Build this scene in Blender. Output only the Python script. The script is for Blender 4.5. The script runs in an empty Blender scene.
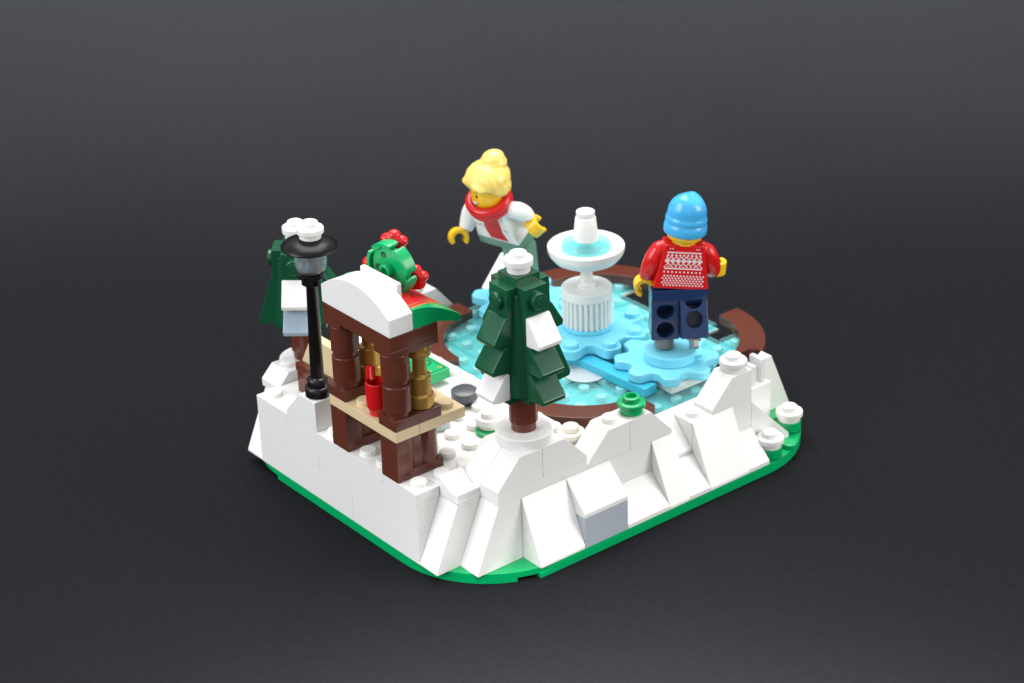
import bpy, bmesh, math, random
from mathutils import Vector, Matrix
random.seed(7)
PI = math.pi
U = 0.008                      # one module of the building toy in metres; everything below is written in modules
scn = bpy.context.scene
COL = scn.collection

# ------------------------------------------------------------------ materials
def nodes_of(m):
    m.use_nodes = True
    nt = m.node_tree
    return nt, nt.nodes['Principled BSDF']

def plastic(name, col, rough=0.24, spec=0.5, sss=0.0, coat=0.0, var=0.006):
    m = bpy.data.materials.new(name)
    nt, b = nodes_of(m)
    tc = nt.nodes.new('ShaderNodeTexCoord')
    n1 = nt.nodes.new('ShaderNodeTexNoise'); n1.inputs['Scale'].default_value = 90.0; n1.inputs['Detail'].default_value = 3
    nt.links.new(tc.outputs['Object'], n1.inputs['Vector'])
    mix = nt.nodes.new('ShaderNodeMix'); mix.data_type = 'RGBA'
    mix.inputs['A'].default_value = (*[c*(1-var) for c in col], 1)
    mix.inputs['B'].default_value = (*[min(1, c*(1+var)) for c in col], 1)
    nt.links.new(n1.outputs['Fac'], mix.inputs['Factor'])
    nt.links.new(mix.outputs['Result'], b.inputs['Base Color'])
    r = nt.nodes.new('ShaderNodeMapRange')
    r.inputs['To Min'].default_value = rough*0.94; r.inputs['To Max'].default_value = rough*1.06
    n2 = nt.nodes.new('ShaderNodeTexNoise'); n2.inputs['Scale'].default_value = 300.0
    nt.links.new(tc.outputs['Object'], n2.inputs['Vector'])
    nt.links.new(n2.outputs['Fac'], r.inputs['Value'])
    nt.links.new(r.outputs['Result'], b.inputs['Roughness'])
    b.inputs['Specular IOR Level'].default_value = spec
    b.inputs['Coat Weight'].default_value = coat
    if sss:
        b.inputs['Subsurface Weight'].default_value = sss
        b.inputs['Subsurface Radius'].default_value = (0.0012, 0.0010, 0.0008)
        b.inputs['Subsurface Scale'].default_value = 1.0
    return m

def clear(name, col, haze=0.12, hazecol=None, ior=1.49, rough=0.08):
    m = bpy.data.materials.new(name)
    m.use_nodes = True
    nt = m.node_tree
    for n in list(nt.nodes): nt.nodes.remove(n)
    out = nt.nodes.new('ShaderNodeOutputMaterial')
    tr = nt.nodes.new('ShaderNodeBsdfTransparent'); tr.inputs['Color'].default_value = (*col, 1)
    df = nt.nodes.new('ShaderNodeBsdfDiffuse'); df.inputs['Color'].default_value = (*(hazecol or col), 1)
    gl = nt.nodes.new('ShaderNodeBsdfGlossy'); gl.inputs['Roughness'].default_value = rough
    fr = nt.nodes.new('ShaderNodeFresnel'); fr.inputs['IOR'].default_value = ior
    m1 = nt.nodes.new('ShaderNodeMixShader'); m1.inputs['Fac'].default_value = haze
    m2 = nt.nodes.new('ShaderNodeMixShader')
    nt.links.new(tr.outputs[0], m1.inputs[1]); nt.links.new(df.outputs[0], m1.inputs[2])
    geo = nt.nodes.new('ShaderNodeNewGeometry')      # no mirror on the inner faces of a thin clear part
    inv = nt.nodes.new('ShaderNodeMath'); inv.operation = 'SUBTRACT'; inv.inputs[0].default_value = 1.0
    nt.links.new(geo.outputs['Backfacing'], inv.inputs[1])
    mu = nt.nodes.new('ShaderNodeMath'); mu.operation = 'MULTIPLY'
    nt.links.new(fr.outputs[0], mu.inputs[0]); nt.links.new(inv.outputs[0], mu.inputs[1])
    nt.links.new(mu.outputs[0], m2.inputs['Fac'])
    nt.links.new(m1.outputs[0], m2.inputs[1]); nt.links.new(gl.outputs[0], m2.inputs[2])
    nt.links.new(m2.outputs[0], out.inputs['Surface'])
    return m

M = dict(
 white=plastic('white_plastic', (0.79, 0.782, 0.76), 0.28, spec=0.4),
 ivory=plastic('ivory_plastic', (0.78, 0.74, 0.65), 0.28),
 green=plastic('bright_green_plastic', (0.0, 0.37, 0.115), 0.25),
 dgreen=plastic('dark_green_plastic', (0.007, 0.075, 0.034), 0.2, spec=0.5),
 brown=plastic('reddish_brown_plastic', (0.110, 0.028, 0.016), 0.2),
 tan=plastic('tan_plastic', (0.70, 0.55, 0.33), 0.3),
 gold=plastic('pearl_gold_plastic', (0.58, 0.33, 0.075), 0.28),
 red=plastic('red_plastic', (0.60, 0.008, 0.010), 0.22),
 black=plastic('black_plastic', (0.006, 0.006, 0.007), 0.22),
 satin_black=plastic('satin_black_plastic', (0.005, 0.005, 0.006), 0.30, spec=0.22),
 azure=plastic('azure_plastic', (0.20, 0.68, 0.86), 0.25),
 dazure=plastic('deep_azure_plastic', (0.06, 0.50, 0.70), 0.22),
 hat=plastic('beanie_blue_plastic', (0.055, 0.40, 0.75), 0.22),
 yellow=plastic('figure_yellow_plastic', (0.82, 0.50, 0.015), 0.25),
 hair=plastic('light_blond_plastic', (0.86, 0.62, 0.15), 0.32),
 navy=plastic('navy_plastic', (0.010, 0.030, 0.10), 0.22),
 sand=plastic('sand_green_plastic', (0.13, 0.26, 0.19), 0.28),
 grey=plastic('dark_grey_plastic', (0.075, 0.082, 0.095), 0.3),
 bgrey=plastic('blue_grey_plastic', (0.385, 0.425, 0.475), 0.28),
 pgrey=plastic('pale_blue_grey_plastic', (0.27, 0.345, 0.415), 0.28),
 lgrey=plastic('light_grey_plastic', (0.46, 0.55, 0.57), 0.28),
 silver=plastic('silver_plastic', (0.20, 0.19, 0.185), 0.3),
 ink=plastic('black_print', (0.02, 0.02, 0.025), 0.4),
 wprint=plastic('white_print', (0.75, 0.60, 0.62), 0.4),
 gprint=plastic('gold_print', (0.50, 0.34, 0.08), 0.35),
 dprint=plastic('dark_green_print', (0.0, 0.10, 0.035), 0.35),
 redprint=plastic('red_print', (0.52, 0.01, 0.015), 0.35),
 ice=clear('clear_ice_plastic', (0.56, 0.92, 0.93), 0.16, (0.42, 0.84, 0.86)),
 water=clear('clear_water_plastic', (0.66, 0.93, 0.94), 0.15, (0.45, 0.85, 0.87)),
 glass=clear('clear_lamp_plastic', (0.92, 0.95, 0.97), 0.10, (0.86, 0.9, 0.92)),
 frost=clear('frosted_plastic', (0.9, 0.9, 0.92), 0.8, (0.82, 0.82, 0.81)),
)

g_ = M['gold'].node_tree.nodes['Principled BSDF']; g_.inputs['Metallic'].default_value = 0.55
# ------------------------------------------------------------------ mesh helpers
class MB:
    def __init__(s): s.bm = bmesh.new()
    def box(s, x0, x1, y0, y1, z0, z1):
        vs = [s.bm.verts.new(v) for v in [(x0,y0,z0),(x1,y0,z0),(x1,y1,z0),(x0,y1,z0),(x0,y0,z1),(x1,y0,z1),(x1,y1,z1),(x0,y1,z1)]]
        for f in [(3,2,1,0),(4,5,6,7),(0,1,5,4),(1,2,6,5),(2,3,7,6),(3,0,4,7)]:
            s.bm.faces.new([vs[i] for i in f])
        return s
    def prism(s, prof, a0, a1, fn):
        """prof: 2-D outline; fn(p, q, a) -> 3-D point; swept from a0 to a1"""
        n = len(prof)
        A = [s.bm.verts.new(fn(p[0], p[1], a0)) for p in prof]
        B = [s.bm.verts.new(fn(p[0], p[1], a1)) for p in prof]
        fs = [s.bm.faces.new(A), s.bm.faces.new(list(reversed(B)))]
        for i in range(n):
            j = (i+1) % n
            fs.append(s.bm.faces.new([A[j], A[i], B[i], B[j]]))
        bmesh.ops.recalc_face_normals(s.bm, faces=fs)
        return s
    def xz(s, prof, y0, y1): return s.prism(prof, y0, y1, lambda p, q, a: (p, a, q))
    def yz(s, prof, x0, x1): return s.prism(prof, x0, x1, lambda p, q, a: (a, p, q))
    def xy(s, prof, z0, z1): return s.prism(prof, z0, z1, lambda p, q, a: (p, q, a))
    def lathe(s, prof, cx=0, cy=0, seg=40, mat=None, squash=(1, 1), a0=0):
        """prof: (r, z) list from bottom to top; closed at the ends when r = 0 or by caps"""
        rings = []
        new = []
        for r, z in prof:
            ring = []
            if r < 1e-6:
                v = s.bm.verts.new((cx, cy, z)); ring = [v]
            else:
                for k in range(seg):
                    a = a0 + 2*PI*k/seg
                    ring.append(s.bm.verts.new((cx+r*squash[0]*math.cos(a), cy+r*squash[1]*math.sin(a), z)))
            rings.append(ring); new += ring
        fs = []
        for A, B in zip(rings, rings[1:]):
            for k in range(seg):
                j = (k+1) % seg
                if len(A) == 1 and len(B) == 1: continue
                if len(A) == 1: fs.append(s.bm.faces.new([A[0], B[j], B[k]]))
                elif len(B) == 1: fs.append(s.bm.faces.new([A[k], A[j], B[0]]))
                else: fs.append(s.bm.faces.new([A[k], A[j], B[j], B[k]]))
        if len(rings[0]) > 1: fs.append(s.bm.faces.new(list(reversed(rings[0]))))
        if len(rings[-1]) > 1: fs.append(s.bm.faces.new(rings[-1]))
        bmesh.ops.recalc_face_normals(s.bm, faces=fs)
        if mat is not None: bmesh.ops.transform(s.bm, matrix=mat, verts=new)
        return s
    def cyl(s, cx, cy, r, z0, z1, seg=36, mat=None): return s.lathe([(r, z0), (r, z1)], cx, cy, seg, mat)
    def stud(s, x, y, z, r=0.3, h=0.2):
        return s.lathe([(r, z-0.06), (r, z+h-0.03), (r-0.03, z+h)], x, y, 28)
    def arc(s, cx, cy, ri, ro, a0, a1, z0, z1, seg=24):
        out = [(cx+ro*math.cos(a0+(a1-a0)*k/seg), cy+ro*math.sin(a0+(a1-a0)*k/seg)) for k in range(seg+1)]
        inn = [(cx+ri*math.cos(a0+(a1-a0)*k/seg), cy+ri*math.sin(a0+(a1-a0)*k/seg)) for k in range(seg+1)]
        return s.xy(out+list(reversed(inn)), z0, z1)
    def tube(s, pts, rad, seg=20, caps=True):
        pts = [Vector(p) for p in pts]
        rings = []
        prev = None
        for i, p in enumerate(pts):
            d = (pts[min(i+1, len(pts)-1)]-pts[max(i-1, 0)]).normalized()
            if prev is None:
                n = d.orthogonal().normalized()
            else:
                n = (prev-d*prev.dot(d)).normalized()
            prev = n
            b = d.cross(n)
            rings.append([s.bm.verts.new(p+(n*math.cos(2*PI*k/seg)+b*math.sin(2*PI*k/seg))*rad[i]) for k in range(seg)])
        fs = []
        for A, B in zip(rings, rings[1:]):
            for k in range(seg):
                j = (k+1) % seg
                fs.append(s.bm.faces.new([A[k], A[j], B[j], B[k]]))
        if caps:
            fs.append(s.bm.faces.new(rings[0])); fs.append(s.bm.faces.new(rings[-1]))
        bmesh.ops.recalc_face_normals(s.bm, faces=fs)
        return s
    def ell(s, c, r, seg=32, rings=20, mat=None):
        prof = [(math.sin(PI*k/rings), -math.cos(PI*k/rings)) for k in range(rings+1)]
        prof[0] = (0, -1); prof[-1] = (0, 1)
        T = Matrix.Translation(Vector(c)) @ (mat or Matrix.Identity(4)) @ Matrix.Diagonal((*r, 1))
        return s.lathe(prof, 0, 0, seg, T)

def finish(bm, bev, segs):
    if bev:
        bm.normal_update()
        es = [e for e in bm.edges if len(e.link_faces) == 2 and e.calc_face_angle(0) > math.radians(24)]
        bmesh.ops.bevel(bm, geom=es, offset=bev, offset_type='OFFSET', segments=segs, profile=0.5, affect='EDGES', clamp_overlap=True)
    bm.normal_update()
    for f in bm.faces: f.smooth = True
    for e in bm.edges:
        e.smooth = not (len(e.link_faces) == 2 and e.calc_face_angle(0) > math.radians(44))

ORIGIN = {}
def obj(name, mb, mat, parent=None, loc=None, bev=0.03, segs=2, wn=True, local=False):
    """ONE mesh object; world-module coordinates are made relative to loc or to the parent's base"""
    bm = mb.bm
    finish(bm, bev, segs)
    o0 = Vector((0, 0, 0))
    if not local:
        if parent is not None: o0 = ORIGIN.get(parent.name, Vector((0, 0, 0)))
        elif loc is not None: o0 = Vector(loc)
    if o0.length: bmesh.ops.translate(bm, verts=bm.verts, vec=-o0)
    me = bpy.data.meshes.new(name); bm.to_mesh(me); bm.free()
    me.materials.append(mat)
    o = bpy.data.objects.new(name, me); COL.objects.link(o)
    if parent is not None:
        o.parent = parent
        ORIGIN[o.name] = o0
    elif loc is not None:
        o.location = loc
        ORIGIN[o.name] = Vector(loc)
    if wn and bev:
        w = o.modifiers.new('wn', 'WEIGHTED_NORMAL'); w.keep_sharp = True; w.weight = 60
    return o
def tag(o, label, cat, group=None):
    o['label'] = label; o['category'] = cat
    if group: o['group'] = group
    return o
def thing(name, label, cat, loc, group=None, rotz=0.0):
    o = bpy.data.objects.new(name, None); COL.objects.link(o)
    o.empty_display_size = 0.5
    o.location = loc; o.rotation_euler = (0, 0, rotz)
    ORIGIN[o.name] = Vector(loc)
    return tag(o, label, cat, group)

G = 0.005
def brickbox(mb, x0, x1, y0, y1, z0, z1): return mb.box(x0+G, x1-G, y0+G, y1-G, z0+0.004, z1)
def slope_y(mb, x0, x1, y0, y1, z0, z1, run=1.0, lip=0.16, sign=-1):
    """slope going down towards -y (sign -1) or +y"""
    y0 += G; y1 -= G; z0 += 0.004
    if sign < 0: prof = [(y0, z0), (y1, z0), (y1, z1)] + ([(y0+run, z1)] if y0+run < y1-0.02 else []) + [(y0, z0+lip)]
    else: prof = [(y0, z0), (y1, z0), (y1, z0+lip)] + ([(y1-run, z1)] if y1-run > y0+0.02 else []) + [(y0, z1)]
    return mb.yz(prof, x0+G, x1-G)
def slope_x(mb, x0, x1, y0, y1, z0, z1, run=1.0, lip=0.16, sign=-1):
    x0 += G; x1 -= G; z0 += 0.004
    if sign < 0: prof = [(x0, z0), (x1, z0), (x1, z1)] + ([(x0+run, z1)] if x0+run < x1-0.02 else []) + [(x0, z0+lip)]
    else: prof = [(x0, z0), (x1, z0), (x1, z0+lip)] + ([(x1-run, z1)] if x1-run > x0+0.02 else []) + [(x0, z1)]
    return mb.xz(prof, y0+G, y1-G)
def peak_x(mb, x0, x1, y0, y1, z0, z1, lip=0.16, run=1.0):
    x0 += G; x1 -= G; z0 += 0.004
    return mb.xz([(x0, z0), (x1, z0), (x1, z0+lip), (x1-run, z1), (x0+run, z1), (x0, z0+lip)], y0+G, y1-G)
def round_plate(mb, x, y, z, r=0.5, h=0.4, stud=True, flange=True):
    if flange:
        mb.lathe([(r*0.80, z), (r*0.80, z+h*0.45), (r, z+h*0.5), (r, z+h-0.03), (r-0.04, z+h)], x, y, 36)
    else:
        mb.lathe([(r-0.02, z), (r, z+0.02), (r, z+h-0.03), (r-0.03, z+h)], x, y, 36)
    if stud: mb.stud(x, y, z+h)
    return mb

# ------------------------------------------------------------------ setting: the dark paper sweep
def backdrop():
    # a sheet of dark paper: flat under the toy, then curving up far behind it
    vd = Vector((0.6137, 0.7895, 0)); rd = Vector((0.7895, -0.6137, 0))
    c = Vector((9, 5, 0))
    prof = [(-170, 0), (-60, 0), (0, 0), (14, 0), (24, 0)]
    R = 52.0
    for k in range(1, 19):
        a = k/18*math.radians(80)
        prof.append((24+R*math.sin(a), R*(1-math.cos(a))))
    bm = bmesh.new()
    rows = []
    for d, z in prof:
        rows.append([bm.verts.new(c+vd*d+rd*s+Vector((0, 0, z))) for s in (-150, -75, 0, 75, 150)])
    for A, B in zip(rows, rows[1:]):
        for k in range(4): bm.faces.new([A[k], A[k+1], B[k+1], B[k]])
    for f in bm.faces: f.smooth = True
    bm.normal_update()
    me = bpy.data.meshes.new('backdrop'); bm.to_mesh(me); bm.free()
    m = bpy.data.materials.new('dark_grey_paper')
    nt, b = nodes_of(m)
    tc = nt.nodes.new('ShaderNodeTexCoord')
    n1 = nt.nodes.new('ShaderNodeTexNoise'); n1.inputs['Scale'].default_value = 260.0; n1.inputs['Detail'].default_value = 5; n1.inputs['Roughness'].default_value = 0.65
    n2 = nt.nodes.new('ShaderNodeTexNoise'); n2.inputs['Scale'].default_value = 9.0; n2.inputs['Detail'].default_value = 4
    mp = nt.nodes.new('ShaderNodeMapping'); mp.inputs['Rotation'].default_value = (0, 0, math.radians(-38)); mp.inputs['Scale'].default_value = (1, 3.0, 1)
    nt.links.new(tc.outputs['Object'], mp.inputs['Vector'])
    nt.links.new(mp.outputs['Vector'], n1.inputs['Vector']); nt.links.new(tc.outputs['Object'], n2.inputs['Vector'])
    ad = nt.nodes.new('ShaderNodeMath'); ad.operation = 'MULTIPLY_ADD'; ad.inputs[1].default_value = 0.35
    nt.links.new(n2.outputs['Fac'], ad.inputs[0]); nt.links.new(n1.outputs['Fac'], ad.inputs[2])
    cr = nt.nodes.new('ShaderNodeValToRGB')
    cr.color_ramp.elements[0].position = 0.40; cr.color_ramp.elements[0].color = (0.0112, 0.0117, 0.0133, 1)
    cr.color_ramp.elements[1].position = 0.95; cr.color_ramp.elements[1].color = (0.0158, 0.0164, 0.0184, 1)
    nt.links.new(ad.outputs[0], cr.inputs['Fac']); nt.links.new(cr.outputs['Color'], b.inputs['Base Color'])
    bp = nt.nodes.new('ShaderNodeBump'); bp.inputs['Strength'].default_value = 0.25; bp.inputs['Distance'].default_value = 0.0006
    nt.links.new(n1.outputs['Fac'], bp.inputs['Height']); nt.links.new(bp.outputs['Normal'], b.inputs['Normal'])
    b.inputs['Roughness'].default_value = 0.75; b.inputs['Specular IOR Level'].default_value = 0.0
    me.materials.append(m)
    o = bpy.data.objects.new('ground', me); COL.objects.link(o)
    o['kind'] = 'structure'
    tag(o, 'dark grey paper sheet under and behind the toy', 'backdrop')
backdrop()

# ------------------------------------------------------------------ rink base
def corner(cx, cy, a0, R=4.0, n=14):
    return [(cx+R*math.cos(a0+PI/2*k/n), cy+R*math.sin(a0+PI/2*k/n)) for k in range(n+1)]
base = thing('rink_base', 'bright green base with white snow floor and pale blue ice tiles', 'toy base', (9, 5, 0))
mb = MB()
out = corner(4, 1, PI)+corner(14, 1, 1.5*PI)+corner(14, 9, 0)+corner(4, 9, PI/2)
# small gap between the two front plates
gap = []
for p in out:
    gap.append(p)
mb.xy([q for q in gap], 0.16, 0.4)
mb.xy([(4+(x-4)*1, y) for x, y in corner(4, 1, PI) if x < 2.35]+[(2.35, -2.0), (2.35, 9)]+[(0, 9)], 0.0, 0.2)
mb.xy([(3.0, -2.97), (14, -3)]+corner(14, 1, 1.5*PI)[1:]+corner(14, 9, 0)[1:]+[(3.0, 13)], 0.0, 0.2)
for x, y in [(14.5, -2.5), (15.5, -1.5), (16.5, -.5), (16.5, -1.5), (17.5, .5), (15.5, -2.5)]:
    mb.stud(x, y, 0.4)
obj('base_plate', mb, M['green'], base, bev=0.025)
# white snow floor with studs
mb = MB()
mb.box(1.02, 6.98, -0.98, 9.98, 0.41, 3.2)
mb.box(2.0, 6.98, 10.0, 11.98, 0.41, 3.0)
covered = [(1, 1, 2), (1, 4, 5), (1, 6, 9), (2, 6, 9), (3, -1, 0), (4, -1, 0), (5, 5, 8)]
for i in range(1, 7):
    for j in range(-1, 10):
        x, y = i+.5, j+.5
        if j < 0 and i < 6: continue
        if i == 1 and j in (1, 4): continue
        if i in (1, 2) and 6 <= j <= 9: continue
        if i == 5 and j in (5, 6, 7): continue
        if (i, j) in ((4, 1),): continue
        mb.stud(x, y, 3.2)
obj('snow_floor', mb, M['white'], base, bev=0.02, segs=1)
def inside(i, j):
    for cx_, cy_, sx, sy in ((11, 4, -1, -1), (15, 4, 1, -1), (15, 8, 1, 1), (11, 8, -1, 1)):
        dx = max(0, ((i+.5)-cx_)*sx); dy = max(0, ((j+.5)-cy_)*sy)
        if dx and dy and math.hypot(dx, dy) > 3.25: return False
    return True
cells = {(i, j) for i in range(7, 18) for j in range(0, 12) if inside(i, j) and (i, j) not in ((17, 3), (17, 7), (17, 8), (16, 10))}
allcells = sorted(cells)
rnd = random.Random(3)
# white bed under the ice with studs
mb = MB()
for j in range(0, 12):
    row = [i for (i, jj) in allcells if jj == j]
    mb.box(min(row)+.01, max(row)+.99, j+.002, j+.998, 2.08, 2.17)
mb.box(7.0, 14.0, -0.98, -.01, 0.41, 2.4)
for (i, j) in allcells:
    mb.lathe([(0.21, 2.05), (0.21, 2.38), (0.19, 2.395)], i+.5, j+.5, 20)
obj('ice_bed', mb, M['white'], base, bev=0)
mb = MB(); mb.box(8.02, 15.98, .02, 9.98, .41, 2.07)
obj('ice_support', mb, M['white'], base)
for (x0, x1, y0, y1) in [(14, 16, -1, 0), (8, 10, 12, 13)]:
    mb = MB(); brickbox(mb, x0, x1, y0, y1, 0.41, 2.42)
    obj('snow_block', mb, M['white'], base)
# ice tiles
tiles = []
for j in range(0, 12):
    for i in range(7, 18):
        if (i, j) not in cells: continue
        opts = [(2, 4), (4, 2), (2, 2), (2, 3), (1, 4), (1, 2), (2, 1), (1, 1)]
        k = rnd.choice([0, 1, 2, 2, 3])
        for (w, h) in opts[k:]:
            need = {(i+a, j+b) for a in range(w) for b in range(h)}
            if need <= cells:
                cells -= need; tiles.append((i, j, w, h)); break
for (i, j, w, h) in tiles:
    mb = MB(); mb.box(i+.03, i+w-.03, j+.03, j+h-.03, 2.21, 2.42)
    obj('ice_tile', mb, M['ice'], base, bev=0.05, segs=2)

# ------------------------------------------------------------------ left snow wall
wall = thing('snow_wall', 'long smooth white wall of bricks below the brown stall', 'brick wall', (0.5, 5, 0.4))
for z0, z1, ys in [(0.4, 1.6, [0, 4, 10]), (1.6, 2.8, [0, 6, 10]), (2.8, 3.2, [0, 2, 8, 10])]:
    for a, b in zip(ys, ys[1:]):
        mb = MB(); mb.box(0, 1.0, a+0.003, b-0.003, z0+0.003, z1)
        if z1 == 3.2:
            for k in range(int(b-a)):
                yy = a+k+.5
                if not (1 < yy < 2 or 4 < yy < 5 or 6 < yy < 8): mb.stud(.5, yy, 3.2)
        obj('brick', mb, M['white'], wall, bev=0.010)

SG = 'white slope bricks heaped round the rink edge'
def slope(label, build, mat='white', loc=(0, 0, 0), name='slope_brick', cat='slope brick', group=SG):
    mb = MB(); build(mb)
    o = obj(name, mb, M[mat], None, loc, bev=0.016)
    return tag(o, label, cat, group)

# front corner
slope('tall narrow white slope brick at the front corner, next to the long flat wall', lambda m: slope_x(m, 0, 2, -1, 0, .4, 2.8, lip=.1), loc=(1, -.5, .4))
slope('small white wedge topping the narrow slope at the front corner', lambda m: slope_y(m, 1, 2, -1, 0, 2.8, 3.6, run=1.0, lip=.12), loc=(1.5, -.5, 2.8), name='wedge_brick', cat='wedge brick')
slope('tall white slope brick overhanging the rounded green corner below the front tree', lambda m: slope_x(m, 1, 3, -2, -1, .4, 2.8, lip=.1), loc=(2, -1.5, .4))
# peaks on the second row
def peak1(m):
    brickbox(m, 2, 6, -2, 0, 2.8, 3.2)
    slope_x(m, 2, 4, -2, -1, 3.2, 4.4); slope_x(m, 4, 6, -2, -1, 3.2, 4.4, sign=1)
    slope_x(m, 2, 4, -1, 0, 3.2, 4.4); slope_x(m, 4, 6, -1, 0, 3.2, 4.4, sign=1)
slope('wide white peaked snow block carrying the front tree', peak1, loc=(4, -1, 2.8), name='peaked_brick', cat='peaked brick')
def peak2(m):
    slope_x(m, 6, 8, -2, -1, 2.8, 4.0); slope_x(m, 8, 10, -2, -1, 2.8, 4.0, sign=1); m.stud(7.5, -1.5, 4.0)
slope('white peaked brick with the green round piece and one bare stud on top', peak2, loc=(8, -1.5, 2.8), name='peaked_brick', cat='peaked brick')
slope('white peaked brick capped by a white round button, right of the rink', lambda m: slope_x(m, 12, 14, -2, -1, 2.8, 4.0), loc=(13, -1.5, 2.8), name='peaked_brick', cat='peaked brick')
slope('long white ramp falling from the capped peak down to the right green corner', lambda m: m.xz([(14+G, .41), (16-G, .41), (16-G, .62), (14+G, 2.62)], -2+G, -1-G), loc=(15, -1.5, .4))
slope('small white slope above the notch between two steep front slopes', lambda m: slope_y(m, 10, 11, -2, -1, 1.6, 2.8), loc=(10.5, -1.5, 1.6))
# straight run of the bank behind the slopes
bank = thing('snow_bank', 'pale grey-white wall of bricks behind the row of front slopes', 'brick wall', (8, -1.5, .4))
for x0, x1, z0, z1 in [(3, 6, .4, 2.8), (6, 10, .4, 2.8), (10, 11, .4, 1.6), (11, 14, .4, 2.8)]:
    mb = MB(); brickbox(mb, x0, x1, -2, -1, z0, z1)
    if x0 == 11: mb.stud(11.5, -1.5, 2.8)
    obj('brick', mb, M['white'], bank, bev=0.012)
# front row along the right-hand edge
slope('big steep white slope brick left of the grey-fronted block', lambda m: slope_y(m, 3, 5, -3, -2, .4, 2.8, lip=.14), loc=(4, -2.5, .4))
slope('blue-grey brick face under a white slope, on the green edge', lambda m: m.yz([(-3+G, .404), (-2-G, .404), (-2-G, 1.6), (-3+G, 1.6)], 5+G, 7-G), mat='bgrey', loc=(6, -2.5, .4), name='grey_brick', cat='brick', group=None)
slope('wide white slope brick sitting on top of the blue-grey brick', lambda m: slope_y(m, 5, 7, -3, -2, 1.6, 2.8, lip=.17), loc=(6, -2.5, 1.6))
slope('low wide white slope brick just right of the blue-grey brick', lambda m: slope_y(m, 7, 9, -3, -2, .4, 1.6, lip=.17), loc=(8, -2.5, .4))
slope('steep single-width white slope brick between two low ones', lambda m: slope_y(m, 9, 10, -3, -2, .4, 2.8, lip=.14), loc=(9.5, -2.5, .4))
slope('low single-width white slope brick in the notch between steep slopes', lambda m: slope_y(m, 10, 11, -3, -2, .4, 1.6, lip=.17), loc=(10.5, -2.5, .4))
slope('big steep white slope brick below the capped peak', lambda m: slope_y(m, 11, 13, -3, -2, .4, 2.8, lip=.14), loc=(12, -2.5, .4))
slope('low white slope brick ending the row near two white round buttons', lambda m: slope_y(m, 13, 14, -3, -2, .4, 1.6, lip=.17), loc=(13.5, -2.5, .4))
# far right
slope('steep white slope brick facing away at the right end behind the buttons', lambda m: slope_x(m, 16, 18, 0, 1, .4, 2.8, lip=.1, sign=1), loc=(17, .5, .4))
mb = MB()
mb.box(15.1, 15.9, -.9, -.1, 2.0, 2.45); mb.box(15.15, 15.38, -.85, -.15, 2.4, 3.25); mb.box(15.62, 15.85, -.85, -.15, 2.4, 3.4)
tag(obj('clip_piece', mb, M['frost'], None, (15.5, -.5, 2.0), bev=0.06), 'frosty white clip piece between the capped peak and the rightmost steep slope', 'clip piece')
# left back corner
slope('steep white slope brick at the far left end of the long wall', lambda m: slope_x(m, 0, 2, 10, 11, .4, 2.8, lip=.1), loc=(1, 10.5, .4))
slope('white slope brick standing at the left back corner under the small tree', lambda m: slope_x(m, 1, 3, 11, 12, .4, 2.8, lip=.1), loc=(2, 11.5, .4))
slope('small white stepped block in the corner left of the bench', lambda m: (slope_x(m, 1.0, 2.2, 10.02, 11.2, 2.8, 3.6, run=.5, lip=.3), m.stud(1.85, 10.6, 3.6)), loc=(1.2, 10.6, 2.8), name='stepped_brick', cat='brick')
slope('white brick with a lamp post standing on its flat top', lambda m: slope_x_lamp(m), loc=(.5, 7, 3.2)) if False else None
mb = MB(); mb.yz([(6+G, 3.204), (8-G, 3.204), (8-G, 3.36), (7, 4.4), (6+G, 4.4)], 0, 1-G)
tag(obj('slope_brick', mb, M['white'], None, (.5, 7, 3.2), bev=.03), 'white slope brick on the wall carrying the black street lamp', 'slope brick', SG)
# far edge
slope('white peaked snow brick behind the blonde skater', lambda m: slope_x(m, 13, 15, 12, 13, 2.4, 3.75, lip=.1, run=1.05), loc=(14, 12.5, 2.4), name='peaked_brick', cat='peaked brick')
slope('white peaked snow brick behind the stall awning at the far edge', lambda m: (peak_x(m, 7, 11, 12, 13, 2.4, 3.75, lip=.1, run=1.05), round_plate(m, 9.2, 12.5, 3.76, .42, .3)), loc=(9, 12.5, 2.4), name='peaked_brick', cat='peaked brick')

# ------------------------------------------------------------------ brown kerb arcs
KG = 'curved brown kerb pieces round the ice'
for (cx, cy, a0, lab) in [(11, 4, PI, 'curved brown kerb piece lying right behind the front tree'),
                          (15, 4, 1.5*PI, 'curved brown kerb piece at the right end of the ice'),
                          (15, 8, 0, 'curved brown kerb piece behind the white fountain'),
                          (11, 8, PI/2, 'curved brown kerb piece partly hidden behind the striped awning')]:
    mb = MB(); mb.arc(cx, cy, 3.0, 4.0, a0+.002, a0+PI/2-.002, 2.41, 2.8, 28)
    x, y = cx+3.5*math.cos(a0+PI/4), cy+3.5*math.sin(a0+PI/4)
    tag(obj('kerb', mb, M['brown'], None, (x, y, 2.41), bev=.03), lab, 'kerb piece', KG)

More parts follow.
